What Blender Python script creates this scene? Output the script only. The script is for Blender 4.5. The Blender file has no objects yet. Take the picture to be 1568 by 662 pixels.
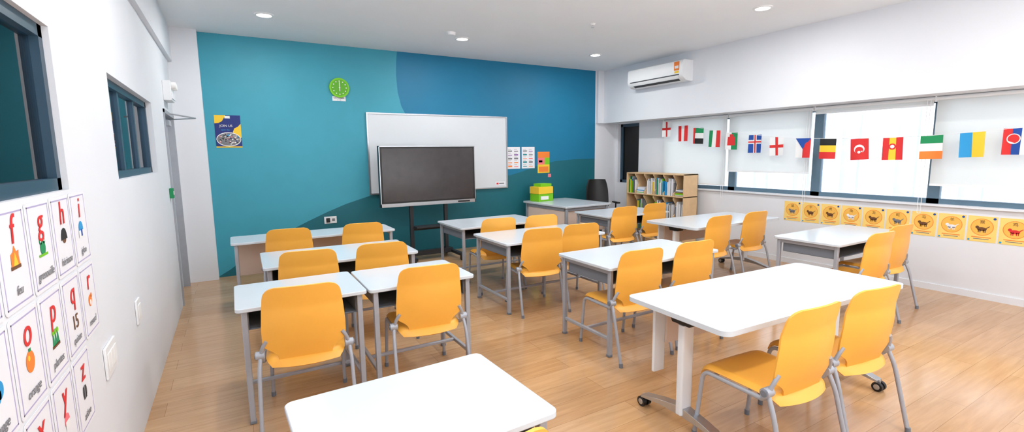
import bpy, bmesh, math, random
from mathutils import Vector, Matrix
random.seed(4)
D2R=math.pi/180
sc=bpy.context.scene
# ------------------------------------------------------------------ materials
def lin(c):
    return tuple(((v/255)/12.92 if v/255<=.04045 else ((v/255+.055)/1.055)**2.4) for v in c)+(1,)
MC={}
def mat(name,rgb,rough=.5,metal=0,noise=0,nscale=8,emit=0,coat=0,spec=.5,bump=0,bscale=200):
    if name in MC: return MC[name]
    m=bpy.data.materials.new(name);m.use_nodes=True;nt=m.node_tree;b=nt.nodes['Principled BSDF']
    b.inputs['Base Color'].default_value=lin(rgb);b.inputs['Roughness'].default_value=rough;b.inputs['Metallic'].default_value=metal
    b.inputs['Specular IOR Level'].default_value=spec
    if coat: b.inputs['Coat Weight'].default_value=coat;b.inputs['Coat Roughness'].default_value=.1
    if emit: b.inputs['Emission Color'].default_value=lin(rgb);b.inputs['Emission Strength'].default_value=emit
    if noise or bump:
        tc=nt.nodes.new('ShaderNodeTexCoord')
    if noise:
        n=nt.nodes.new('ShaderNodeTexNoise');n.inputs['Scale'].default_value=nscale;n.inputs['Detail'].default_value=4
        nt.links.new(tc.outputs['Object'],n.inputs['Vector'])
        r=nt.nodes.new('ShaderNodeValToRGB');c=lin(rgb)
        r.color_ramp.elements[0].position=.3;r.color_ramp.elements[1].position=.7
        r.color_ramp.elements[0].color=tuple(max(0,v*(1-noise)) for v in c[:3])+(1,)
        r.color_ramp.elements[1].color=tuple(min(1,v*(1+noise)) for v in c[:3])+(1,)
        nt.links.new(n.outputs['Fac'],r.inputs['Fac']);nt.links.new(r.outputs['Color'],b.inputs['Base Color'])
    if bump:
        n2=nt.nodes.new('ShaderNodeTexNoise');n2.inputs['Scale'].default_value=bscale
        nt.links.new(tc.outputs['Object'],n2.inputs['Vector'])
        bp=nt.nodes.new('ShaderNodeBump');bp.inputs['Strength'].default_value=bump;bp.inputs['Distance'].default_value=.002
        nt.links.new(n2.outputs['Fac'],bp.inputs['Height']);nt.links.new(bp.outputs['Normal'],b.inputs['Normal'])
    MC[name]=m;return m
WALL=mat('wall_paint_white',(226,229,235),.7,noise=.015,nscale=2,bump=.15)
CEIL=mat('ceiling_paint',(236,240,244),.8,noise=.01,nscale=2)
TEAL_L=mat('paint_teal_light',(58,156,178),.55,noise=.03,nscale=3,bump=.1)
TEAL_D=mat('paint_teal_dark',(0,116,156),.55,noise=.03,nscale=3,bump=.1)
TEAL_G=mat('paint_teal_green',(6,100,114),.55,noise=.03,nscale=3,bump=.1)
YEL=mat('chair_plastic_yellow',(244,176,70),.38,noise=.02,nscale=6)
GREYM=mat('powder_coat_grey',(166,170,179),.4,metal=.2,noise=.03,nscale=20)
SHELFM=mat('desk_shelf_grey',(114,120,130),.5,noise=.03)
DTOP=mat('desk_laminate_white',(206,214,222),.2,noise=.01,nscale=4)
WHT=mat('white_plastic',(236,238,240),.4,noise=.01)
WHM=mat('white_metal',(226,229,233),.35,noise=.01)
ALU=mat('aluminium',(190,194,200),.28,metal=.85,noise=.03,nscale=15)
BLK=mat('black_plastic',(22,22,24),.45,noise=.1)
DGR=mat('dark_grey_metal',(52,54,58),.45,metal=.3,noise=.05)
BEIGE=mat('modesty_panel_beige',(226,206,192),.6,noise=.02)
FRAME=mat('window_frame_bluegrey',(90,116,134),.45,noise=.03)
FRAMED=mat('window_frame_dark',(46,72,90),.4,noise=.03)
BIRCH=mat('birch_wood',(224,190,146),.5,noise=.06,nscale=12)
RED=mat('red',(216,44,44),.7);WH=mat('white',(236,236,236),.7);GRN=mat('green',(20,140,84),.7);BLU=mat('blue',(24,74,160),.7)
LBLU=mat('light_blue',(40,150,210),.7);YLW=mat('yellow',(244,200,50),.7);ORG=mat('orange',(240,130,50),.7);BLACK=mat('black_print',(28,28,30),.7)
PUR=mat('purple_print',(130,90,160),.7);BRN=mat('brown_print',(110,70,40),.7);PINK=mat('pink_print',(240,120,130),.7);LGRN=mat('lime_green',(120,200,20),.5)
GREYP=mat('grey_print',(120,120,125),.7);NAVY=mat('navy_print',(26,44,116),.6);CREAM=mat('poster_yellow',(250,214,122),.6,noise=.03)
GOLD=mat('poster_gold',(244,188,84),.6);PAPER=mat('paper',(234,234,240),.6,noise=.01);TEALP=mat('teal_print',(30,140,150),.6)
SCREEN=mat('display_glass',(60,56,58),.22,noise=.12,nscale=7,spec=.5)
WBM=mat('whiteboard_enamel',(216,222,228),.22,noise=.01,nscale=3)
ACG=mat('vent_grey',(60,62,66),.5)

def floor_mat():
    m=bpy.data.materials.new('oak_plank_floor');m.use_nodes=True;nt=m.node_tree;b=nt.nodes['Principled BSDF'];N=nt.nodes.new;K=nt.links.new
    tc=N('ShaderNodeTexCoord')
    br=N('ShaderNodeTexBrick');br.offset=.37;br.inputs['Scale'].default_value=1;br.inputs['Brick Width'].default_value=1.25;br.inputs['Row Height'].default_value=.19
    br.inputs['Mortar Size'].default_value=.0013;br.inputs['Mortar Smooth'].default_value=.1;br.inputs['Bias'].default_value=0
    br.inputs['Color1'].default_value=lin((206,168,128));br.inputs['Color2'].default_value=lin((194,152,110));br.inputs['Mortar'].default_value=lin((158,120,84))
    K(tc.outputs['Object'],br.inputs['Vector'])
    mp=N('ShaderNodeMapping');mp.inputs['Scale'].default_value=(1.2,14,1);K(tc.outputs['Object'],mp.inputs['Vector'])
    n=N('ShaderNodeTexNoise');n.inputs['Scale'].default_value=2.2;n.inputs['Detail'].default_value=7;n.inputs['Roughness'].default_value=.6;n.inputs['Distortion'].default_value=.4
    K(mp.outputs['Vector'],n.inputs['Vector'])
    r=N('ShaderNodeValToRGB');r.color_ramp.elements[0].position=.3;r.color_ramp.elements[1].position=.75
    r.color_ramp.elements[0].color=(.72,.65,.57,1);r.color_ramp.elements[1].color=(1.0,1.0,1.0,1);K(n.outputs['Fac'],r.inputs['Fac'])
    mx=N('ShaderNodeMix');mx.data_type='RGBA';mx.blend_type='MULTIPLY';mx.inputs['Factor'].default_value=.8
    K(br.outputs['Color'],mx.inputs['A']);K(r.outputs['Color'],mx.inputs['B']);K(mx.outputs['Result'],b.inputs['Base Color'])
    b.inputs['Roughness'].default_value=.17;b.inputs['Specular IOR Level'].default_value=.6
    bp=N('ShaderNodeBump');bp.inputs['Strength'].default_value=.1;bp.inputs['Distance'].default_value=.002;K(n.outputs['Fac'],bp.inputs['Height']);K(bp.outputs['Normal'],b.inputs['Normal'])
    return m
FLOOR=floor_mat()
def glass_mat(name,tint):
    m=bpy.data.materials.new(name);m.use_nodes=True;nt=m.node_tree;nt.nodes.clear();N=nt.nodes.new
    o=N('ShaderNodeOutputMaterial');mx=N('ShaderNodeMixShader');t=N('ShaderNodeBsdfTransparent');g=N('ShaderNodeBsdfGlossy')
    t.inputs['Color'].default_value=tint;g.inputs['Roughness'].default_value=.02
    fr=N('ShaderNodeFresnel');fr.inputs['IOR'].default_value=1.45
    nt.links.new(fr.outputs['Fac'],mx.inputs['Fac']);nt.links.new(t.outputs[0],mx.inputs[1]);nt.links.new(g.outputs[0],mx.inputs[2]);nt.links.new(mx.outputs[0],o.inputs[0])
    return m
GLASS=glass_mat('window_glass',(.93,.96,.98,1));GLASST=glass_mat('tinted_glass',(.62,.76,.84,1));GLASSD=glass_mat('dark_film_glass',(.05,.08,.09,1))
def blind_mat():
    m=bpy.data.materials.new('roller_blind_fabric');m.use_nodes=True;nt=m.node_tree;nt.nodes.clear();N=nt.nodes.new
    o=N('ShaderNodeOutputMaterial');mx=N('ShaderNodeMixShader');d=N('ShaderNodeBsdfDiffuse');t=N('ShaderNodeBsdfTranslucent')
    d.inputs['Color'].default_value=lin((240,240,238));t.inputs['Color'].default_value=lin((244,246,244));mx.inputs[0].default_value=.55
    tr=N('ShaderNodeBsdfTransparent');m2=N('ShaderNodeMixShader');m2.inputs[0].default_value=.10
    nt.links.new(d.outputs[0],mx.inputs[1]);nt.links.new(t.outputs[0],mx.inputs[2]);nt.links.new(mx.outputs[0],m2.inputs[1]);nt.links.new(tr.outputs[0],m2.inputs[2]);nt.links.new(m2.outputs[0],o.inputs[0])
    return m
BLIND=blind_mat()
# ------------------------------------------------------------------ builder
class B:
    def __init__(s): s.v=[];s.f=[];s.m=[];s.ms=[]
    def mi(s,m):
        if m not in s.ms: s.ms.append(m)
        return s.ms.index(m)
    def add(s,vs,fs,m):
        o=len(s.v);s.v+= [tuple(v) for v in vs];k=s.mi(m)
        for f in fs: s.f.append([i+o for i in f]);s.m.append(k)
    def box(s,lo,hi,m):
        x0,y0,z0=lo;x1,y1,z1=hi
        s.add([(x0,y0,z0),(x1,y0,z0),(x1,y1,z0),(x0,y1,z0),(x0,y0,z1),(x1,y0,z1),(x1,y1,z1),(x0,y1,z1)],
              [(0,3,2,1),(4,5,6,7),(0,1,5,4),(1,2,6,5),(2,3,7,6),(3,0,4,7)],m)
    def cbox(s,c,d,m): s.box([c[i]-d[i]/2 for i in range(3)],[c[i]+d[i]/2 for i in range(3)],m)
    def prism(s,pts,ax,a,b,m,m2=None):
        n=len(pts)
        def P(p,w):
            return {'z':(p[0],p[1],w),'y':(p[0],w,p[1]),'x':(w,p[0],p[1])}[ax]
        vs=[P(p,a) for p in pts]+[P(p,b) for p in pts]
        s.add(vs,[list(range(n))[::-1],list(range(n,2*n))],m)
        o=len(s.v)-2*n;k=s.mi(m2 or m)
        for i in range(n): s.f.append([o+i,o+(i+1)%n,o+n+(i+1)%n,o+n+i]);s.m.append(k)
    def tube(s,pts,r,m,n=10,fil=.04):
        P=[Vector(p) for p in pts];Q=[P[0]]
        for i in range(1,len(P)-1):
            a=P[i-1]-P[i];c=P[i+1]-P[i];l=min(fil,a.length*.45,c.length*.45)
            p0=P[i]+a.normalized()*l;p1=P[i]+c.normalized()*l
            for k in range(6):
                t=k/5;Q.append(p0*(1-t)**2+P[i]*2*t*(1-t)+p1*t*t)
        Q.append(P[-1]);T=[]
        for i in range(len(Q)):
            T.append((Q[min(i+1,len(Q)-1)]-Q[max(i-1,0)]).normalized())
        u=T[0].orthogonal().normalized();vs=[]
        for i in range(len(Q)):
            u=(u-T[i]*u.dot(T[i])).normalized();w=T[i].cross(u)
            for k in range(n):
                a=2*math.pi*k/n;vs.append(Q[i]+u*math.cos(a)*r+w*math.sin(a)*r)
        fs=[]
        for i in range(len(Q)-1):
            for k in range(n): fs.append((i*n+k,i*n+(k+1)%n,(i+1)*n+(k+1)%n,(i+1)*n+k))
        fs.append(list(range(n))[::-1]);fs.append([(len(Q)-1)*n+k for k in range(n)])
        s.add(vs,fs,m)
    def cyl(s,a,b,r,m,n=24,r2=None):
        a=Vector(a);b=Vector(b);t=(b-a).normalized();u=t.orthogonal().normalized();w=t.cross(u);r2=r if r2 is None else r2
        vs=[a+(u*math.cos(2*math.pi*k/n)+w*math.sin(2*math.pi*k/n))*r for k in range(n)]+[b+(u*math.cos(2*math.pi*k/n)+w*math.sin(2*math.pi*k/n))*r2 for k in range(n)]
        s.add(vs,[list(range(n))[::-1],list(range(n,2*n))]+[(k,(k+1)%n,n+(k+1)%n,n+k) for k in range(n)],m)
    def shell(s,fn,nu,nv,th,m):
        top=[];bot=[]
        for j in range(nv+1):
            for i in range(nu+1):
                p=Vector(fn(i/nu,j/nv));e=1e-3
                du=Vector(fn(min(1,i/nu+e),j/nv))-Vector(fn(max(0,i/nu-e),j/nv));dv=Vector(fn(i/nu,min(1,j/nv+e)))-Vector(fn(i/nu,max(0,j/nv-e)))
                nn=du.cross(dv).normalized();top.append(p);bot.append(p-nn*th)
        W=nu+1;N=len(top);fs=[]
        for j in range(nv):
            for i in range(nu):
                q=(j*W+i,j*W+i+1,(j+1)*W+i+1,(j+1)*W+i);fs.append(q);fs.append(tuple(N+k for k in q[::-1]))
        ring=[i for i in range(W)]+[j*W+nu for j in range(1,nv+1)]+[nv*W+i for i in range(nu-1,-1,-1)]+[j*W for j in range(nv-1,0,-1)]
        for k in range(len(ring)):
            a=ring[k];b=ring[(k+1)%len(ring)];fs.append((b,a,N+a,N+b))
        s.add(top+bot,fs,m)
    def mesh(s,name,ang=35):
        me=bpy.data.meshes.new(name);me.from_pydata(s.v,[],s.f)
        for m in s.ms: me.materials.append(m)
        for i,p in enumerate(me.polygons): p.material_index=s.m[i];p.use_smooth=True
        bm=bmesh.new();bm.from_mesh(me);bmesh.ops.recalc_face_normals(bm,faces=bm.faces);bm.to_mesh(me);bm.free()
        me.set_sharp_from_angle(angle=ang*D2R);me.update();return me
def obj(name,b,loc=(0,0,0),rot=(0,0,0),bevel=0,parent=None):
    me=b.mesh(name) if isinstance(b,B) else b
    o=bpy.data.objects.new(name,me);sc.collection.objects.link(o);o.location=loc;o.rotation_euler=rot
    if bevel:
        md=o.modifiers.new('bevel','BEVEL');md.width=bevel;md.segments=2;md.limit_method='ANGLE';md.angle_limit=40*D2R;md.harden_normals=False
    if parent: o.parent=parent
    return o
def rr(w,h,r,n=6,cx=0,cy=0):
    o=[]
    for sx,sy,a0 in ((1,1,0),(-1,1,90),(-1,-1,180),(1,-1,270)):
        for k in range(n+1):
            a=(a0+90*k/n)*D2R;o.append((cx+sx*(w/2-r)+r*math.cos(a),cy+sy*(h/2-r)+r*math.sin(a)))
    return o
ROT={'W':(90*D2R,0,90*D2R),'E':(90*D2R,0,-90*D2R),'N':(90*D2R,0,0)}
def text(s,size,m,parent,x,y,z=.006,shear=0,ext=.0004):
    c=bpy.data.curves.new('lettering','FONT');c.body=s;c.size=size;c.align_x='CENTER';c.align_y='CENTER';c.extrude=ext;c.shear=shear;c.materials.append(m)
    o=bpy.data.objects.new('lettering',c);sc.collection.objects.link(o);o.parent=parent;o.location=(x,y,z);return o
# ------------------------------------------------------------------ room constants
XL,XR,XB,YB,ZC,ZF,YS=-.545,6.64,6.26,7.2,3.096,2.12,-2.6
H=.71
b=B();b.box((XL-.15,YS-.15,-.1),(XR+.2,YB+.15,0),FLOOR);obj('floor',b)
b=B();b.box((XL-.15,YS-.15,ZC),(XR+.2,YB+.15,ZC+.12),CEIL);obj('ceiling',b)
b=B();b.box((XL-.15,YB+.01,0),(XR+.2,YB+.15,ZC),WALL)
XT=6.10
ld=[(2.27,3.1),(2.25,2.95),(2.24,2.75),(2.255,2.5),(2.30,2.3),(2.40,2.1),(2.6,1.8),(2.9,1.45),(3.2,1.13)]
gl=[(-.26,0),(-.1,.09),(.194,.30),(.5,.475),(.87,.645),(1.15,.765),(1.416,.865),(1.77,.965),(2.4,1.05),(3.2,1.13)]
gr=[(3.8,1.16),(4.2,1.19),(4.45,1.25),(4.8,1.35),(5.157,1.417),(5.6,1.445),(XT,1.451)]
def poly(b,pts,y,m): b.add([(p[0],y,p[1]) for p in pts],[list(range(len(pts)))],m)
poly(b,[(-.26,ZC),(2.27,ZC)]+ld[1:]+gl[::-1][1:],YB,TEAL_L)
poly(b,[(2.27,ZC),(XT,ZC)]+gr[::-1]+ld[::-1][0:-1],YB,TEAL_D)
poly(b,gl+gr+[(XT,0)],YB,TEAL_G)
b.box((XT,YB,0),(XR+.2,YB+.01,ZC),WALL);b.box((XL-.15,YB,0),(-.26,YB+.01,ZC),WALL)
obj('wall_north',b)
b=B();b.box((XL,YB-.12,0),(-.235,YB,ZC),WALL);obj('trim_1',b)
b=B();b.box((XB,YS,ZF),(XR,YB,ZC),WALL);b.box((XT+.02,YB-.06,ZF),(XB,YB,ZC),WALL);obj('trim_2',b)
b=B();b.box((XL,YS,2.70),(XL+.04,YB,ZC),WALL);obj('trim_3',b)
def wall_x(name,x0,x1,y0,y1,z1,ops,m):
    b=B();ys=sorted({y0,y1}|{o[0] for o in ops}|{o[1] for o in ops})
    for a,c in zip(ys[:-1],ys[1:]):
        o=[q for q in ops if q[0]<=a+1e-6 and q[1]>=c-1e-6]
        if not o: b.box((x0,a,0),(x1,c,z1),m)
        else:
            if o[0][2]>0: b.box((x0,a,0),(x1,c,o[0][2]),m)
            if o[0][3]<z1: b.box((x0,a,o[0][3]),(x1,c,z1),m)
    return obj(name,b)
wall_x('wall_west',XL-.15,XL,YS-.15,6.0,ZC,[(.55,2.46,1.445,2.05),(3.43,5.15,1.44,2.03)],WALL)
wall_x('wall_west',XL-.15,XL,6.95,YB+.15,ZC,[],WALL)
b=B();b.box((XL-.15,6.0,2.06),(XL,6.95,ZC),WALL);obj('wall_west',b)
ZS=.955
wall_x('wall_east',XR,XR+.2,YS-.15,YB+.15,ZF,[(6.58,7.14,.97,ZF-.01),(YS+.2,5.95,ZS,ZF-.01)],WALL)
b=B();b.box((XR,YS-.15,ZF),(XR+.2,YB+.15,ZC),WALL);obj('wall_east_upper',b)
b=B();b.box((XL-.15,YS-.15,0),(XR+.2,YS,ZC),WALL);obj('wall_south',b)
b=B();b.box((XR-.035,YS,ZS-.02),(XR,5.97,ZS),WALL);obj('trim_4',b)
b=B();b.box((XR-.012,YS,0),(XR,YB,.07),WALL);obj('baseboard_east',b)
wn=1
def win_e(y0,y1,z0,z1,g,fm,mull=()):
    global wn
    x=XR+.07;b=B();t=.055
    b.box((x,y0,z0),(x+.06,y1,z0+t),fm);b.box((x,y0,z1-t),(x+.06,y1,z1),fm)
    b.box((x,y0,z0),(x+.06,y0+t,z1),fm);b.box((x,y1-t,z0),(x+.06,y1,z1),fm)
    for mm in mull: b.box((x+.005,mm-.03,z0),(x+.055,mm+.03,z1),fm)
    b.box((x+.028,y0+.02,z0+.02),(x+.034,y1-.02,z1-.02),g)
    obj('window_%d'%wn,b);wn+=1
win_e(6.58,7.14,.97,ZF-.01,GLASSD,FRAMED)
edges=[5.95,4.67,3.43,2.18,.94,-.3,-1.5,YS+.2]
for a,c in zip(edges[:-1],edges[1:]): win_e(c,a,ZS,ZF-.01,GLASS,FRAME)
def blind(y0,y1,zb,name='roller_blind'):
    b=B();x=XR-.05
    b.box((x-.0008,y0,zb),(x+.0008,y1,ZF-.03),BLIND)
    b.cyl((x+.02,y0-.01,ZF-.03),(x+.02,y1+.01,ZF-.03),.026,WHT)
    b.box((x-.006,y0,zb-.012),(x+.006,y1,zb+.012),WHT)
    b.box((x-.01,y0-.015,ZF-.06),(x+.045,y0-.01,ZF),WHT);b.box((x-.01,y1+.01,ZF-.06),(x+.045,y1+.015,ZF),WHT)
    b.tube([(x-.02,y0+.02,ZF-.04),(x-.02,y0+.02,.85),(x-.02,y0+.05,.85),(x-.02,y0+.05,ZF-.04)],.003,WHT,6,.02)
    obj(name,b)
blind(4.70,5.93,1.04);blind(3.46,4.66,1.26);blind(2.21,3.42,2.03);blind(.98,2.18,1.17);blind(-.28,.92,1.2);blind(-1.5,-.32,1.2)
def win_w(y0,y1,z0,z1,n,dp):
    global wn
    x=XL-dp;b=B();t=.045
    b.box((x-.03,y0,z0),(x+.03,y1,z0+t),FRAMED);b.box((x-.03,y0,z1-t),(x+.03,y1,z1),FRAMED)
    b.box((x-.03,y0,z0),(x+.03,y0+t,z1),FRAMED);b.box((x-.03,y1-t,z0),(x+.03,y1,z1),FRAMED)
    for k in range(1,n):
        yy=y0+(y1-y0)*k/n;b.box((x-.025,yy-.025,z0),(x+.02,yy+.025,z1),FRAMED)
    b.box((x-.003,y0+.02,z0+.02),(x+.003,y1-.02,z1-.02),GLASST)
    obj('window_%d'%wn,b);wn+=1
win_w(.55,2.46,1.445,2.05,2,.05);win_w(3.43,5.15,1.44,2.03,3,.07)
b=B();DC=mat('door_paint',(196,203,208),.5,noise=.015)
b.box((XL-.10,6.04,.006),(XL-.055,6.91,2.02),DC)
for (a,c,d,e) in ((6.003,6.04,0,2.057),(6.91,6.947,0,2.057),(6.003,6.947,2.02,2.057)): b.box((XL-.14,a,d),(XL+.012,c,e),GREYM)
b.box((XL-.055,6.08,.98),(XL-.047,6.13,1.16),ALU)
b.tube([(XL-.05,6.105,1.08),(XL+.0,6.105,1.08),(XL+.0,6.22,1.08)],.009,ALU,10,.02)
b.box((XL-.055,6.55,1.92),(XL-.005,6.80,1.98),ALU)
b.tube([(XL-.02,6.68,1.99),(XL+.25,6.5,2.0),(XL+.0,6.3,2.035)],.008,ALU,8,.01)
obj('door_1',b,bevel=.003)
COR=mat('corridor_teal',(104,160,182),.7,noise=.05,nscale=2)
b=B();b.box((-3.2,-3,0),(-3.1,10,ZC),COR);obj('wall_corridor',b)
b=B();b.box((-3.2,10,0),(XL-.15,10.1,ZC),COR);b.box((-3.2,-3.1,0),(XL-.15,-3,ZC),COR)
b.box((-3.1,9.96,.9),(-1.2,10,2.3),WH);b.box((-2.2,9.94,.9),(-2.1,9.97,2.3),FRAMED);obj('wall_corridor_end',b)
b=B();b.box((-3.2,-3,-.1),(XL-.15,10,0),FLOOR);obj('floor_corridor',b)
b=B();b.box((-3.2,-3,ZC),(XL-.15,10,ZC+.1),CEIL);obj('ceiling_corridor',b)
FAC=mat('facade_white',(240,242,246),.8,noise=.02);FAG=mat('facade_blue_grey',(168,174,182),.8,noise=.03)
b=B();b.box((11,-9,-3),(11.2,16,8),FAC)
yy=-8.5
while yy<16:
    b.box((10.9,yy,-3),(11,yy+.3,8),FAG);b.box((10.45,yy+.3,-3),(11,yy+.38,8),FAC);yy+=.95
b.box((6.9,-9,-3),(11.2,16,-2.9),FAC);obj('neighbouring_building',b)
# ------------------------------------------------------------------ student chair
def chair_mesh():
    b=B()
    def seat(u,v):
        s=2*v-1;U=2*u-1
        w=.222*(1-.16*abs(s)**9)*(1-.03*(1-v))
        x=U*w;yy=-.225+.45*v+.022*(1-U*U)*(v*v)-.035*(1-U*U)*(1-v)**3
        z=.432+.012*U*U*(1-abs(s)**4)-.006
        if v>.82: z-=.05*((v-.82)/.18)**2
        if v<.14: z-=.05*((.14-v)/.14)**2
        if abs(U)>.86: z-=.022*((abs(U)-.86)/.14)**2*min(1,v/.14)
        return (x,yy,z)
    b.shell(seat,22,22,.012,YEL)
    prof=[(0,.140),(.04,.142),(.08,.148),(.12,.163),(.15,.180),(.175,.200),(.20,.212),(.235,.219),(.45,.219),(.7,.211),(.86,.203),(.92,.197),(.96,.184),(.985,.166),(1,.14)]
    def W(t):
        for (a,wa),(c,wc) in zip(prof[:-1],prof[1:]):
            if t<=c: return wa+(wc-wa)*(t-a)/(c-a)
        return prof[-1][1]
    def back(u,v):
        U=2*u-1;t=.5-.5*math.cos(math.pi*v)
        w=W(t);x=U*w
        z=.408+.442*t-.12*x*x*t**4
        y=-.205-.02*math.sin(math.pi*min(1,t*1.4))-.075*t**1.3+.75*(x*x)*(.35+.65*min(1,t*3))
        return (x,y,z)
    b.shell(lambda u,v:back(1-u,v),20,34,.011,YEL)
    for s in (-1,1):
        b.tube([(s*.222,.225,.012),(s*.215,.185,.392),(s*.225,-.17,.398),(s*.238,-.20,.44)],.0115,GREYM,12,.05)
        b.tube([(s*.238,-.195,.45),(s*.246,-.235,.36),(s*.25,-.325,.012)],.0115,GREYM,12,.05)
        b.cyl((s*.216,-.195,.448),(s*.262,-.195,.448),.024,GREYM,20)
        b.cyl((s*.262,-.195,.448),(s*.268,-.195,.448),.016,SHELFM,16)
        b.tube([(s*.235,-.2,.45),(s*.222,-.215,.50),(s*.2,-.222,.535)],.011,GREYM,8,.02)
        b.cyl((s*.222,.225,0),(s*.222,.225,.03),.014,SHELFM,12);b.cyl((s*.25,-.327,0),(s*.25,-.325,.03),.014,SHELFM,12)
    b.tube([(-.217,.12,.394),(.217,.12,.394)],.009,GREYM,8);b.tube([(-.222,-.13,.396),(.222,-.13,.396)],.009,GREYM,8)
    return b.mesh('student_chair',50)
CH=chair_mesh()
chairs=[(.29,2.82,-7),(1.07,2.87,-5),(.46,3.87,-7),(1.03,3.86,-6),(.45,5.17,-5),(1.175,5.14,-5),
(2.56,4.63,-8),(3.11,4.58,-8),(2.55,3.73,-10),(3.05,3.76,-8),(2.60,2.48,-4),(3.20,2.48,-4),
(4.49,4.63,-3),(5.13,4.70,-3),(4.69,3.34,0),(5.36,3.34,-2),(4.85,1.86,-4),(5.47,1.95,-4),(2.30,1.10,-3),(2.88,1.09,-7),(.49,.96,0)]
for x,yy,r in chairs:
    a=r*D2R;o=obj('student_chair',CH,(x+math.sin(-a)*.285*1,yy+math.cos(a)*.285,0),(0,0,a))
# ------------------------------------------------------------------ student desk
def desk(cx,cy,w,d,rot=0,panel=False,name='student_desk'):
    b=B();h=H
    b.prism(rr(w,d,.03),'z',h-.024,h,DTOP,DTOP)
    lx,ly=w/2-.045,d/2-.045;q=.016
    for sx in(-1,1):
        for sy in(-1,1):
            b.box((sx*lx-q,sy*ly-q,.012),(sx*lx+q,sy*ly+q,h-.024),GREYM);b.box((sx*lx-q-.002,sy*ly-q-.002,0),(sx*lx+q+.002,sy*ly+q+.002,.02),SHELFM)
        b.box((sx*lx-.012,-ly+q,.13),(sx*lx+.012,ly-q,.155),GREYM)
        b.box((sx*lx-.012,-ly+q,h-.06),(sx*lx+.012,ly-q,h-.024),GREYM)
    b.box((-lx+.012,ly-.012,h-.06),(lx-.012,ly+.012,h-.024),GREYM)
    if panel:
        b.box((-lx+q,ly-.01,.28),(lx-q,ly+.008,h-.03),BEIGE)
    else:
        b.box((-lx+.012,-.012,.132),(lx-.012,.012,.153),GREYM)
        zb=h-.15;y0=-ly+.02;y1=ly-.03
        b.box((-lx+.014,y0,zb),(lx-.014,y1,zb+.008),SHELFM)
        b.box((-lx+.014,y1-.008,zb),(lx-.014,y1,h-.025),SHELFM)
        for sx in(-1,1): b.box((sx*(lx-.018)-.004,y0,zb),(sx*(lx-.018)+.004,y1,h-.025),SHELFM)
    obj(name,b,(cx,cy,0),(0,0,rot*D2R),bevel=.004)
desk(.325,3.31,.735,.60);desk(1.075,3.29,.74,.59,-.5);desk(.78,4.39,1.24,.70,-1)
desk(.77,5.66,1.66,.50,0,True,'training_table')
desk(.49,1.48,.77,.57,2)
desk(2.99,2.93,1.26,.66);desk(2.82,4.23,1.24,.74);desk(2.84,5.38,1.18,.76);desk(4.87,5.14,1.16,.76);desk(5.34,2.44,1.36,.62)
# ---- flip-top table
def flip(cx,cy,w,d,rot):
    b=B();h=H
    b.prism(rr(w,d,.05,8),'z',h-.028,h,DTOP,DTOP)
    for s in(-1,1):
        x=s*(w/2-.125)
        b.prism(rr(.085,.045,.012,4,x,0),'z',.10,h-.09,WHM)
        b.prism([(-.09,h-.03),(.09,h-.03),(.06,h-.085),(-.06,h-.085)],'x',x-.045,x+.045,BLK)
        b.tube([(x,-.14,h-.045),(x,.14,h-.045)],.015,DGR,8)
        L=d/2-.045
        for t in(-1,1):
            pts=[(0,.145),(t*L*.5,.115),(t*L,.075),(t*L,.06),(t*L*.5,.085),(0,.09)]
            if t<0: pts=pts[::-1]
            b.prism(pts,'x',x-.03,x+.03,ALU)
            for e in(-1,1): b.cyl((x+e*.008,t*L,.031),(x+e*.03,t*L,.031),.031,BLK,20);b.cyl((x+e*.03,t*L,.031),(x+e*.032,t*L,.031),.018,ALU,16)
            b.cyl((x,t*L,.03),(x,t*L,.075),.009,ALU,10)
    b.box((-w/2+.20,d/2-.14,.42),(w/2-.20,d/2-.125,h-.035),BEIGE)
    for s in(-1,1): b.box((s*(w/2-.16)-.04,d/2-.125,.25),(s*(w/2-.16)+.04,d/2-.105,h-.035),WHM)
    b.tube([(-w/2+.2,0,h-.055),(w/2-.2,0,h-.055)],.014,DGR,10)
    obj('folding_table',b,(cx,cy,0),(0,0,rot*D2R),bevel=.004)
flip(2.82,1.66,1.70,.70,-2.5);flip(5.22,3.86,1.58,.78,-1)
# ---- teacher desk
b=B()
b.prism(rr(.95,1.2,.03,5),'z',.715,.745,DTOP)
for sx in(-1,1):
    for sy in(-1,1): b.cbox((sx*.42,sy*.54,.36),(.04,.04,.71),GREYM)
b.box((-.42,-.50,.3),(.42,-.48,.71),BEIGE);b.box((-.42,-.54,.66),(.42,-.52,.715),GREYM);b.box((-.44,-.5,.66),(-.42,.5,.715),GREYM)
b.box((-.43,-.5,.3),(-.41,.5,.66),BEIGE)
obj('teacher_desk',b,(4.84,6.45,0),(0,0,2*D2R),bevel=.004)
b=B();b.box((-.16,-.12,0),(.16,.12,.13),LGRN);b.box((-.17,-.13,.13),(.15,.12,.25),YLW);b.box((-.1,-.1,.25),(.14,.1,.30),LGRN);b.box((-.12,-.131,.03),(.05,-.12,.09),WH)
obj('storage_box_stack',b,(4.62,6.85,.745),(0,0,.1),bevel=.004)
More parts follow.
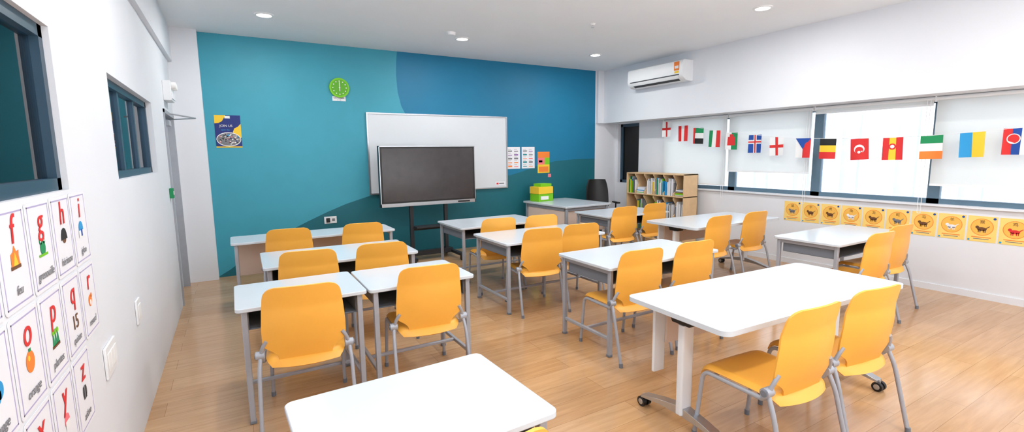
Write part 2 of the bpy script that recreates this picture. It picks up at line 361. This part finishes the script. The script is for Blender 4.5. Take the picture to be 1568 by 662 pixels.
# ---- office chair
b=B()
for k in range(5):
    a=2*math.pi*k/5;c,s=math.cos(a),math.sin(a);b.tube([(0,0,.10),(c*.28,s*.28,.07)],.018,BLK,8);b.cyl((c*.28-.02*s,s*.28+.02*c,.03),(c*.28+.02*s,s*.28-.02*c,.03),.03,BLK,14)
b.cyl((0,0,.08),(0,0,.42),.025,DGR)
b.prism(rr(.48,.46,.1,6),'z',.42,.49,BLK)
b.shell(lambda u,v:((u-.5)*.44*(1-.25*v**4),-.24-.05*v+.3*(u-.5)**2,.58+.50*v),12,12,.025,BLK)
b.tube([(0,-.1,.43),(0,-.27,.45),(0,-.29,.7)],.018,BLK,8)
for s in(-1,1): b.tube([(s*.2,0,.44),(s*.28,0,.46),(s*.28,.02,.66)],.014,BLK,8);b.cbox((s*.28,.03,.67),(.06,.24,.025),BLK)
obj('office_chair',b,(5.70,6.55,0),(0,0,160*D2R),bevel=.003)
# ------------------------------------------------------------------ interactive display on stand
b=B();x0,x1,z0,z1=-.735,.735,.83,1.69
b.box((x0,-.035,z0),(x1,.04,z1),DGR)
b.box((x0,-.042,z0),(x1,-.034,z0+.05),ALU);b.box((x0,-.042,z1-.012),(x1,-.034,z1),ALU)
b.box((x0,-.042,z0),(x0+.012,-.034,z1),ALU);b.box((x1-.012,-.042,z0),(x1,-.034,z1),ALU)
b.box((x0+.012,-.040,z0+.05),(x1-.012,-.034,z1-.012),BLK)
b.box((x0+.035,-.044,z0+.072),(x1-.035,-.040,z1-.035),SCREEN)
b.box((x1-.30,-.0435,z0+.012),(x1-.1,-.042,z0+.035),BLK)
for s in(-1,1):
    b.box((s*.27-.025,.04,.10),(s*.27+.025,.09,1.4),DGR)
    b.box((s*.36-.03,-.34,.07),(s*.36+.03,.34,.11),DGR)
    for t in(-1,1):b.cyl((s*.36-.015,t*.30,.035),(s*.36+.015,t*.30,.035),.035,BLK,16);b.cyl((s*.36,t*.30,.04),(s*.36,t*.30,.08),.01,ALU,8)
b.box((-.36,.03,.07),(.36,.10,.14),DGR);b.box((-.27,.05,.45),(.27,.08,.51),DGR);b.box((-.25,-.12,.50),(.25,.08,.52),DGR)
b.box((-.3,.04,1.0),(.3,.06,1.1),DGR)
obj('interactive_display',b,(2.51,6.68,0),bevel=.003)
# ---- whiteboard
b=B();w,h=2.33,1.17
b.box((-w/2,-h/2,.005),(w/2,h/2,.02),WBM)
for lo,hi in(((-w/2-.02,-h/2-.02,0),(w/2+.02,-h/2,.03)),((-w/2-.02,h/2,0),(w/2+.02,h/2+.02,.03)),((-w/2-.02,-h/2,0),(-w/2,h/2,.03)),((w/2,-h/2,0),(w/2+.02,h/2,.03))): b.box(lo,hi,ALU)
b.box((w/2-.22,-h/2+.03,.02),(w/2-.03,-h/2+.09,.022),PAPER);b.box((w/2-.2,-h/2+.045,.022),(w/2-.16,-h/2+.075,.0225),RED);b.box((w/2-.15,-h/2+.05,.022),(w/2-.05,-h/2+.07,.0225),GREYP)
b.box((-.5,-h/2-.03,.0),(.5,-h/2-.015,.07),ALU)
obj('whiteboard',b,(2.945,YB-.002,1.583),ROT['N'],bevel=.002)
# ---- clock
b=B();b.cyl((0,0,0),(0,0,.03),.135,LGRN,40)
b.cyl((0,0,.03),(0,0,.032),.112,mat('clock_face_green',(90,170,20),.5),40)
for k in range(12):
    a=k*math.pi/6;c,s=math.cos(a),math.sin(a);b.cyl((c*.09,s*.09,.032),(c*.09,s*.09,.034),.008,WH,10)
b.box((-.005,0,.034),(.005,.075,.036),WH);b.box((-.004,-.05,.034),(.004,.0,.036),WH);b.cyl((0,0,.032),(0,0,.038),.01,WH,12)
obj('wall_clock',b,(1.41,YB-.002,2.515),ROT['N'])
b=B();b.box((-.09,-.032,0),(.09,.032,.004),PAPER);o=obj('clock_label',b,(1.40,YB-.002,2.365),ROT['N']);text('OCTOBER',.032,BLACK,o,0,.008);text('11 : 00',.02,GREYP,o,0,-.018)
# ---- poster teal wall
b=B();b.box((-.145,-.205,0),(.145,.205,.003),NAVY)
b.prism([(-.145,.205),(-.145,.10),(-.10,.105),(-.06,.13),(-.02,.20),(-.02,.205)],'z',.003,.0035,YLW)
b.prism([(.145,.10),(.145,-.08),(.08,-.06),(.05,-.01),(.07,.04),(.11,.06)],'z',.003,.0034,YLW)
b.prism([(.145*math.cos(t*math.pi/12)*.95,-.10+.09*math.sin(t*math.pi/12)) for t in range(24)],'z',.0036,.0041,WH)
b.prism([(.145*math.cos(t*math.pi/12)*.9,-.10+.08*math.sin(t*math.pi/12)) for t in range(24)],'z',.0041,.0045,GREYP)
b.box((-.145,-.205,.003),(.145,-.19,.004),YLW);b.box((-.03,.165,.0035),(.03,.195,.004),WH)
for k in range(60): 
    t=random.uniform(0,6.28);q=random.random()**.5;b.cyl((.12*q*math.cos(t),-.10+.066*q*math.sin(t),.0045),(.12*q*math.cos(t),-.10+.066*q*math.sin(t),.005),.008,random.choice([PINK,BEIGE,NAVY,LBLU,WH,BLACK,BEIGE,WH]),8)
o=obj('event_poster',b,(.01,YB-.002,1.89),ROT['N']);text('JOIN US',.04,WH,o,-.02,.07,.005);text('open day',.026,LBLU,o,-.03,.02,.005)
def sheet(name,x,z,w,h,base,blocks):
    b=B();b.box((-w/2,-h/2,0),(w/2,h/2,.002),base)
    for (a,c,d,e,m) in blocks: b.box((-w/2+a*w,-h/2+c*h,.002),(-w/2+d*w,-h/2+e*h,.0028),m)
    return obj(name,b,(x,YB-.002,z),ROT['N'])
cols=[PUR,PINK,TEALP,GREYP,ORG,LBLU,GREYP]
for x in(4.265,4.57):
    bl=[]
    for r in range(5):
        for c in range(2):
            x0=.1+c*.45;z0=.08+r*.175;bl.append((x0,z0,x0+.3,z0+random.uniform(.03,.08),random.choice(cols)));bl.append((x0,z0+.1,x0+.22,z0+.115,GREYP))
    sheet('timetable_sheet',x,1.49,.27,.38,PAPER,bl)
sheet('colour_chart',4.90,1.40,.26,.38,YLW,[(0,.72,1,1,ORG),(0,.4,.6,.72,PINK),(.6,.4,1,.72,LGRN),(.1,.05,.9,.3,ORG),(.1,.5,.4,.6,WH)])
sheet('sticky_note',5.03,1.16,.07,.06,PINK,[])
b=B();b.box((-.085,-.05,0),(.085,.05,.012),WHT);b.box((-.06,-.03,.012),(-.01,.03,.035),BLK);b.box((.02,-.02,.012),(.06,.02,.016),GREYP);obj('power_socket',b,(1.185,YB-.001,.648),ROT['N'],bevel=.002)
# ------------------------------------------------------------------ bookshelf
b=B();Wd,Dp,Ht=1.29,.33,1.20
b.box((-Wd/2,-Dp/2,0),(-Wd/2+.018,Dp/2,Ht),BIRCH);b.box((Wd/2-.018,-Dp/2,0),(Wd/2,Dp/2,Ht),BIRCH)
b.box((-Wd/2,Dp/2-.01,0),(Wd/2,Dp/2,Ht),BIRCH);rows=[.06,.44,.82]
for z in rows+[1.182]: b.box((-Wd/2,-Dp/2,z),(Wd/2,Dp/2,z+.018),BIRCH)
b.box((-Wd/2,-Dp/2+.02,0),(Wd/2,-Dp/2+.035,.06),BIRCH)
n=6
for k in range(1,n):
    x=-Wd/2+Wd*k/n
    for z in rows:
        pr=[(Dp/2-.01,z+.018),(Dp/2-.01,z+.37),(-Dp/2,z+.37),(-Dp/2,z+.34),(-Dp/2+.05,z+.28),(-Dp/2+.09,z+.2),(-Dp/2+.06,z+.1),(-Dp/2,z+.06),(-Dp/2,z+.018)]
        b.prism(pr,'x',x-.007,x+.007,BIRCH)
bk=B();bc=[WH,PAPER,GREYP,LGRN,YLW,LBLU,PAPER,WH,PAPER,GRN,SHELFM,PAPER]
for r,z in enumerate(rows):
    for k in range(n):
        xa=-Wd/2+Wd*k/n+.015;xe=xa+Wd/n-.03
        if random.random()<.12: continue
        if random.random()<.5:
            zz=z+.018
            for q in range(random.randint(3,9)):
                t=random.uniform(.01,.022);bk.box((xa+random.uniform(0,.02),-Dp/2+random.uniform(.01,.05),zz),(xe-random.uniform(0,.03),Dp/2-.03,zz+t),random.choice(bc));zz+=t
        else:
            x=xa
            while x<xe-.02:
                t=random.uniform(.008,.02);hh=random.uniform(.2,.29);bk.box((x,-Dp/2+random.uniform(.02,.07),z+.018),(x+t-.001,Dp/2-.03,z+.018+hh),random.choice(bc));x+=t
root=bpy.data.objects.new('bookshelf',None);sc.collection.objects.link(root);root.location=(6.38,5.80,0);root.rotation_euler=(0,0,-90*D2R)
obj('carcass',b,parent=root,bevel=.002);obj('books',bk,parent=root)
# ------------------------------------------------------------------ air conditioner
b=B()
pr=[(XB,2.955),(XB-.20,2.955),(XB-.225,2.94),(XB-.238,2.90),(XB-.24,2.74),(XB-.225,2.70),(XB-.16,2.655),(XB-.03,2.645),(XB,2.65)]
b.prism(pr,'y',5.10,6.26,WHT)
b.prism([(XB-.242,2.742),(XB-.239,2.728),(XB-.235,2.728),(XB-.235,2.745)],'y',5.16,6.20,ACG)
b.prism([(XB-.215,2.690),(XB-.16,2.651),(XB-.155,2.658),(XB-.212,2.70)],'y',5.20,6.16,ACG)
b.prism([(XB-.247,2.722),(XB-.234,2.692),(XB-.215,2.676),(XB-.212,2.682),(XB-.230,2.698),(XB-.242,2.724)],'y',5.18,6.18,WHT)
b.box((XB-.242,5.16,2.80),(XB-.2385,5.26,2.93),ORG);b.box((XB-.243,5.175,2.83),(XB-.242,5.245,2.87),WH);b.box((XB-.242,5.17,2.76),(XB-.2385,5.25,2.79),YLW)
obj('air_conditioner',b,bevel=.003)
# ------------------------------------------------------------------ downlights
LENS=mat('downlight_lens',(255,252,246),.5,emit=14)
for x in(.44,2.80,5.10):
    for yy in(6.03,3.27,.5,-1.8):
        b=B();n=32
        vs=[];fs=[]
        for (rad,z) in((.072,-.001),(.075,-.012),(.095,-.008),(.10,0)):
            for k in range(n): vs.append((rad*math.cos(2*math.pi*k/n),rad*math.sin(2*math.pi*k/n),z))
        for j in range(3):
            for k in range(n): fs.append((j*n+k,j*n+(k+1)%n,(j+1)*n+(k+1)%n,(j+1)*n+k))
        b.add(vs,fs,WHT);b.cyl((0,0,-.004),(0,0,-.001),.072,LENS,n)
        o=obj('ceiling_downlight',b,(x,yy,ZC))
        l=bpy.data.lights.new('downlight_beam','AREA');l.shape='DISK';l.size=.14;l.energy=17;l.color=(1,.98,.95)
        lo=bpy.data.objects.new('downlight_beam',l);sc.collection.objects.link(lo);lo.parent=o;lo.location=(0,0,-.02)
b=B();b.cyl((0,0,-.035),(0,0,0),.055,WHT,24,r2=.065);obj('smoke_detector',b,(2.54,5.81,ZC))
b=B();b.cyl((0,0,-.02),(0,0,0),.02,WHT,16,r2=.035);b.cyl((0,0,-.045),(0,0,-.02),.006,ALU,10);b.cyl((0,0,-.048),(0,0,-.045),.018,ALU,16);obj('fire_sprinkler',b,(3.87,4.63,ZC))
# ------------------------------------------------------------------ west wall fittings
b=B();b.box((-.17,-.10,0),(.17,.10,.07),WHT);b.box((-.15,-.08,.07),(.15,-.01,.078),PAPER);b.cyl((-.07,.06,.07),(-.07,.06,.11),.035,WH,20);b.cyl((.07,.06,.07),(.07,.06,.11),.035,WH,20);obj('emergency_light',b,(XL+.001,6.35,2.26),ROT['W'],bevel=.003)
b=B();b.box((-.05,-.05,0),(.05,.05,.03),GRN);b.cyl((0,0,.03),(0,0,.036),.02,WH,16);obj('door_release_button',b,(XL+.001,5.86,1.21),ROT['W'],bevel=.002)
for yy,w in((2.73,.2),(3.50,.12)):
    b=B();b.box((-w/2,-.07,0),(w/2,.07,.01),WHT)
    nn=3 if w>.15 else 1
    for k in range(nn): b.box((-w/2+.015+k*(w-.03)/nn+.003,-.04,.01),(-w/2+.015+(k+1)*(w-.03)/nn-.003,.04,.014),WH)
    obj('light_switch',b,(XL+.001,yy,.66),ROT['W'],bevel=.002)
cards={0:('i','r',None),1:('h','q','z'),2:('g','p','y'),3:('f','o','x'),4:('e','n','w'),5:('d','m','v')}
words=dict(i='igloo',r='renard',z='zèbre',h='hérisson',q='quinze',y='yaourt',g='grenouille',p='plantes',x='xylo',f='feu',o='orange',w='wagon',e='étoile',n='nuage',v='vache',d='dauphin',m='maison',u='usine')
def icon(b,ch):
    def disc(x,y,r,m,z=.003): b.cyl((x,y,z),(x,y,z+.0005),r,m,18)
    if ch=='f':
        b.prism([(-.03,-.02),(.03,-.02),(.026,.005),(.03,.02),(.012,.018),(0,.036),(-.01,.02),(-.028,.014)],'z',.003,.0036,ORG);b.prism([(-.016,-.02),(.016,-.02),(0,.016)],'z',.0036,.004,YLW);b.box((-.035,-.03,.003),(.035,-.02,.0036),BRN)
    elif ch=='g': disc(0,-.008,.024,GRN);disc(-.016,.014,.010,GRN);disc(.016,.014,.010,GRN);disc(.016,.016,.005,WH,.0036);disc(-.016,.016,.005,WH,.0036);b.box((-.04,-.034,.003),(.04,-.026,.0036),LGRN)
    elif ch=='h': disc(0,-.006,.022,BRN);b.prism([(-.036,-.014),(.036,-.014),(.03,.006),(.02,.022),(0,.028),(-.02,.022),(-.03,.006)],'z',.0035,.004,BLACK)
    elif ch=='i': disc(0,-.004,.030,LBLU);b.box((-.036,-.04,.0036),(.036,-.010,.0042),WH);b.box((-.01,-.034,.0042),(.01,-.006,.0046),BLU)
    elif ch=='o': disc(0,-.006,.032,ORG);disc(-.01,.006,.008,YLW,.0036);b.box((-.004,.022,.003),(.012,.032,.0036),GRN)
    elif ch=='p':
        for k in(-1,0,1): b.prism([(k*.022-.01,-.034),(k*.022+.01,-.034),(k*.022,.016)],'z',.003,.0036,GRN);disc(k*.022,.010,.009,LGRN,.0037)
        b.box((-.036,-.042,.003),(.036,-.032,.0036),BRN)
    elif ch=='q': pass
    elif ch=='r': disc(0,-.006,.024,ORG);disc(0,-.014,.012,WH,.0037);disc(.02,.012,.01,ORG)
    elif ch=='n': disc(-.018,-.004,.020,LBLU);disc(.014,0,.024,LBLU);disc(0,-.012,.02,LBLU)
    elif ch=='x': 
        for k in range(5): b.box((-.036+k*.015,-.034+k*.004,.003),(-.025+k*.015,.022-k*.004,.0036),[RED,ORG,YLW,GRN,BLU][k])
    elif ch=='y': disc(0,-.006,.025,PINK);b.box((-.02,-.034,.0036),(.02,-.006,.004),WH)
    elif ch=='z': disc(0,-.006,.026,GREYP);b.box((-.02,-.03,.0036),(-.01,.018,.004),BLACK);b.box((.005,-.03,.0036),(.015,.018,.004),BLACK)
    else: disc(0,-.006,.028,random.choice([LBLU,GRN,PUR,YLW,PINK]));disc(.01,.006,.012,WH,.0036)
LIL=mat('card_border_lilac',(176,168,204),.6)
for c,chs in cards.items():
    for r,ch in enumerate(chs):
        if not ch: continue
        b=B();b.prism(rr(.216,.286,.012,4),'z',0,.002,PAPER)
        for wv,hv,t,m in((.190,.262,.0045,LIL),):
            b.box((-wv/2,-hv/2,.002),(wv/2,-hv/2+t,.0026),m);b.box((-wv/2,hv/2-t,.002),(wv/2,hv/2,.0026),m);b.box((-wv/2,-hv/2,.002),(-wv/2+t,hv/2,.0026),m);b.box((wv/2-t,-hv/2,.002),(wv/2,hv/2,.0026),m)
        icon(b,ch)
        o=obj('alphabet_card',b,(XL+.001,2.53-c*.23,1.286-r*.298),ROT['W'])
        text(ch,.12,RED,o,0,.078,.004,.15,.0006)
        text(words[ch],.038,GREYP,o,0,-.092,.004,.25)
        if ch=='q': text('15',.075,BRN,o,0,-.03,.004,0,.0006)
# zodiac posters on east wall
zs='鼠牛虎兔龙蛇马羊猴鸡狗猪'
for k in range(12):
    b=B();b.box((-.113,-.133,0),(.113,.133,.002),CREAM);b.cyl((0,.02,.002),(0,.02,.0026),.088,ORG,32);b.cyl((0,.02,.0026),(0,.02,.0031),.083,GOLD,32)
    m=[GREYP,BRN,BRN,PAPER,BRN,GREYP,BRN,PAPER,BRN,RED,BRN,PINK][k]
    b.prism([(.038*math.cos(t*math.pi/8),.0+.02*math.sin(t*math.pi/8)) for t in range(16)],'z',.0031,.0036,m)
    b.prism([(-.036+.015*math.cos(t*math.pi/6),.018+.015*math.sin(t*math.pi/6)) for t in range(12)],'z',.0031,.0038,m)
    for q in(-.025,-.012,.014,.027): b.box((q-.004,-.035,.0031),(q+.004,-.005,.0036),m)
    b.prism([(.034,.005),(.06,.03),(.056,.034),(.03,.014)],'z',.0031,.0036,m)
    b.box((-.075,-.09,.002),(.075,-.082,.0028),ORG);b.box((-.06,-.107,.002),(.06,-.1,.0028),GREYP);b.cyl((.09,.112,.002),(.09,.112,.0028),.012,BLU,12);b.cyl((-.095,-.118,.002),(-.095,-.118,.003),.01,LBLU,10)
    o=obj('zodiac_poster',b,(XR-.001,3.665-k*.242,.73),ROT['E'])
    text(zs[k],.04,BRN,o,0,.072,.004)
# ------------------------------------------------------------------ flag bunting
FX=6.49
fl=[(5.79,2.07),(5.445,1.985),(5.137,1.935),(4.837,1.88),(4.546,1.835),(4.172,1.785),(3.858,1.745),(3.50,1.715),(3.197,1.70),(2.849,1.69),(2.515,1.69),(2.167,1.70),(1.842,1.72),(1.522,1.745),(1.19,1.78),(.86,1.83)]
V3=lambda a,c,d:[(0,0,.34,1,a),(.34,0,.67,1,c),(.67,0,1,1,d)]
H3=lambda a,c,d:[(0,.67,1,1,a),(0,.34,1,.67,c),(0,0,1,.34,d)]
defs=[[(0,0,1,1,WH),(.4,0,.6,1,RED),(0,.45,1,.6,RED)],V3(RED,WH,RED),H3(GRN,WH,BLACK)+[(0,0,.2,1,RED)],V3(GRN,WH,RED),
 [(0,.0,.5,1,WH),(.5,0,1,1,GRN),(.2,.25,.8,.75,RED),(.35,.65,.65,.9,RED)],[(0,0,1,1,BLU),(.38,0,.62,1,WH),(0,.5,1,.72,WH),(.45,0,.55,1,RED),(0,.57,1,.65,RED)],
 [(0,0,1,1,WH),(.4,0,.6,1,RED),(0,.42,1,.58,RED)],[(0,0,.5,1,WH),(.5,0,1,1,RED)],H3(BLACK,YLW,RED),[(0,0,1,1,RED)],V3(RED,YLW,RED),H3(GRN,WH,ORG),
 [(0,0,.5,1,LBLU),(.5,0,1,1,YLW)],[(0,0,.34,1,RED),(.34,0,.67,1,BLU),(.67,0,1,1,WH)],V3(BLU,WH,RED),H3(RED,WH,BLU)]
b=B();fw,fh=.192,.252
for k,((yc,zt),df) in enumerate(zip(fl,defs)):
    tilt=random.uniform(-.06,.06)
    def P(u,v,off=0):
        uu=(u-.5)*fw;vv=(v-1)*fh;c,s=math.cos(tilt),math.sin(tilt)
        return (FX+.012*math.sin(u*5+k)*(1-v)-off,yc-(uu*c-vv*s),zt+uu*s+vv*c)
    for li,(u0,v0,u1,v1,m) in enumerate(df):
        nu=6;vs=[];fs=[];off=.0012*li+.0006
        for side in(1,-1):
            base=len(vs)
            for j in range(4):
                for i in range(nu+1): vs.append(P(u0+(u1-u0)*i/nu,v0+(v1-v0)*j/3,off*side))
            for j in range(3):
                for i in range(nu): fs.append((base+j*(nu+1)+i,base+j*(nu+1)+i+1,base+(j+1)*(nu+1)+i+1,base+(j+1)*(nu+1)+i))
        b.add(vs,fs,m)
    def disc(u,v,r,m,off,n=16,seg=None):
        for s in(1,-1): b.add([P(u+r*math.cos(2*math.pi*i/n)/fw,v+r*math.sin(2*math.pi*i/n)/fh,off*s) for i in range(n)],[list(range(n))],m)
    if k==9: disc(.5,.5,.055,WH,.003);disc(.5,.44,.044,RED,.004);disc(.5,.36,.016,WH,.004)
    if k==10: disc(.5,.6,.035,RED,.005);disc(.5,.6,.02,WH,.006)
    if k==13: disc(.4,.6,.05,WH,.005);disc(.4,.6,.042,RED,.006);
    if k==7:
        for s in(1,-1): b.add([P(0,1,.004*s),P(1,1,.004*s),P(.5,.45,.004*s)],[(0,1,2)],BLU)
pts=[(FX,5.98,2.10)]+[(FX,a,z) for a,z in fl]+[(FX,.4,1.9),(XB+.03,-.6,2.1)]
b.tube(pts,.0025,WH,6,.01)
obj('flag_bunting',b)
# ------------------------------------------------------------------ lights
w=bpy.data.worlds.new('sky');sc.world=w;w.use_nodes=True;nt=w.node_tree
bg=nt.nodes['Background'];sky=nt.nodes.new('ShaderNodeTexSky');sky.sky_type='HOSEK_WILKIE';sky.turbidity=6;sky.sun_direction=Vector((-.5,-.2,.8)).normalized()
mx=nt.nodes.new('ShaderNodeMix');mx.data_type='RGBA';mx.inputs['Factor'].default_value=.85;nt.links.new(sky.outputs['Color'],mx.inputs['A']);mx.inputs['B'].default_value=(.97,.985,1,1)
nt.links.new(mx.outputs['Result'],bg.inputs['Color']);bg.inputs['Strength'].default_value=6.6
def area(name,loc,rot,sx,sy,e,col=(1,1,1)):
    l=bpy.data.lights.new(name,'AREA');l.shape='RECTANGLE';l.size=sx;l.size_y=sy;l.energy=e;l.color=col
    o=bpy.data.objects.new(name,l);sc.collection.objects.link(o);o.location=loc;o.rotation_euler=rot;return o
area('corridor_fill',(-1.9,5.5,2.9),(0,0,0),1,7,650,(.88,.97,1))  # added fill, no fixture: brightens what shows through the west window glass
area('soft_overhead_fill',(2.9,2.4,3.06),(0,0,0),5,6.5,60,(.93,.97,1))  # added invisible fill, not a fitting: evens the room and softens shadows
area('rear_upward_fill',(2.9,-1.2,1.0),(165*D2R,0,0),5,2.0,130,(.93,.97,1))  # added lamp behind the camera, aimed up to lift the ceiling
# ------------------------------------------------------------------ camera
yw,p,r,f=.5305,.1298,-.0124,728.93
F=Vector((math.sin(yw)*math.cos(p),math.cos(yw)*math.cos(p),-math.sin(p)))
R0=Vector((math.cos(yw),-math.sin(yw),0));U0=R0.cross(F)
R=R0*math.cos(r)+U0*math.sin(r);U=-R0*math.sin(r)+U0*math.cos(r)
cd=bpy.data.cameras.new('camera');cd.sensor_width=36;cd.lens=36*f/1568;cd.clip_start=.05
cam=bpy.data.objects.new('camera',cd);sc.collection.objects.link(cam)
M=Matrix((R,U,-F)).transposed().to_4x4();M.translation=Vector((0,0,1.56));cam.matrix_world=M
sc.camera=cam
sc.view_settings.view_transform='Standard';sc.view_settings.look='None';sc.view_settings.exposure=0
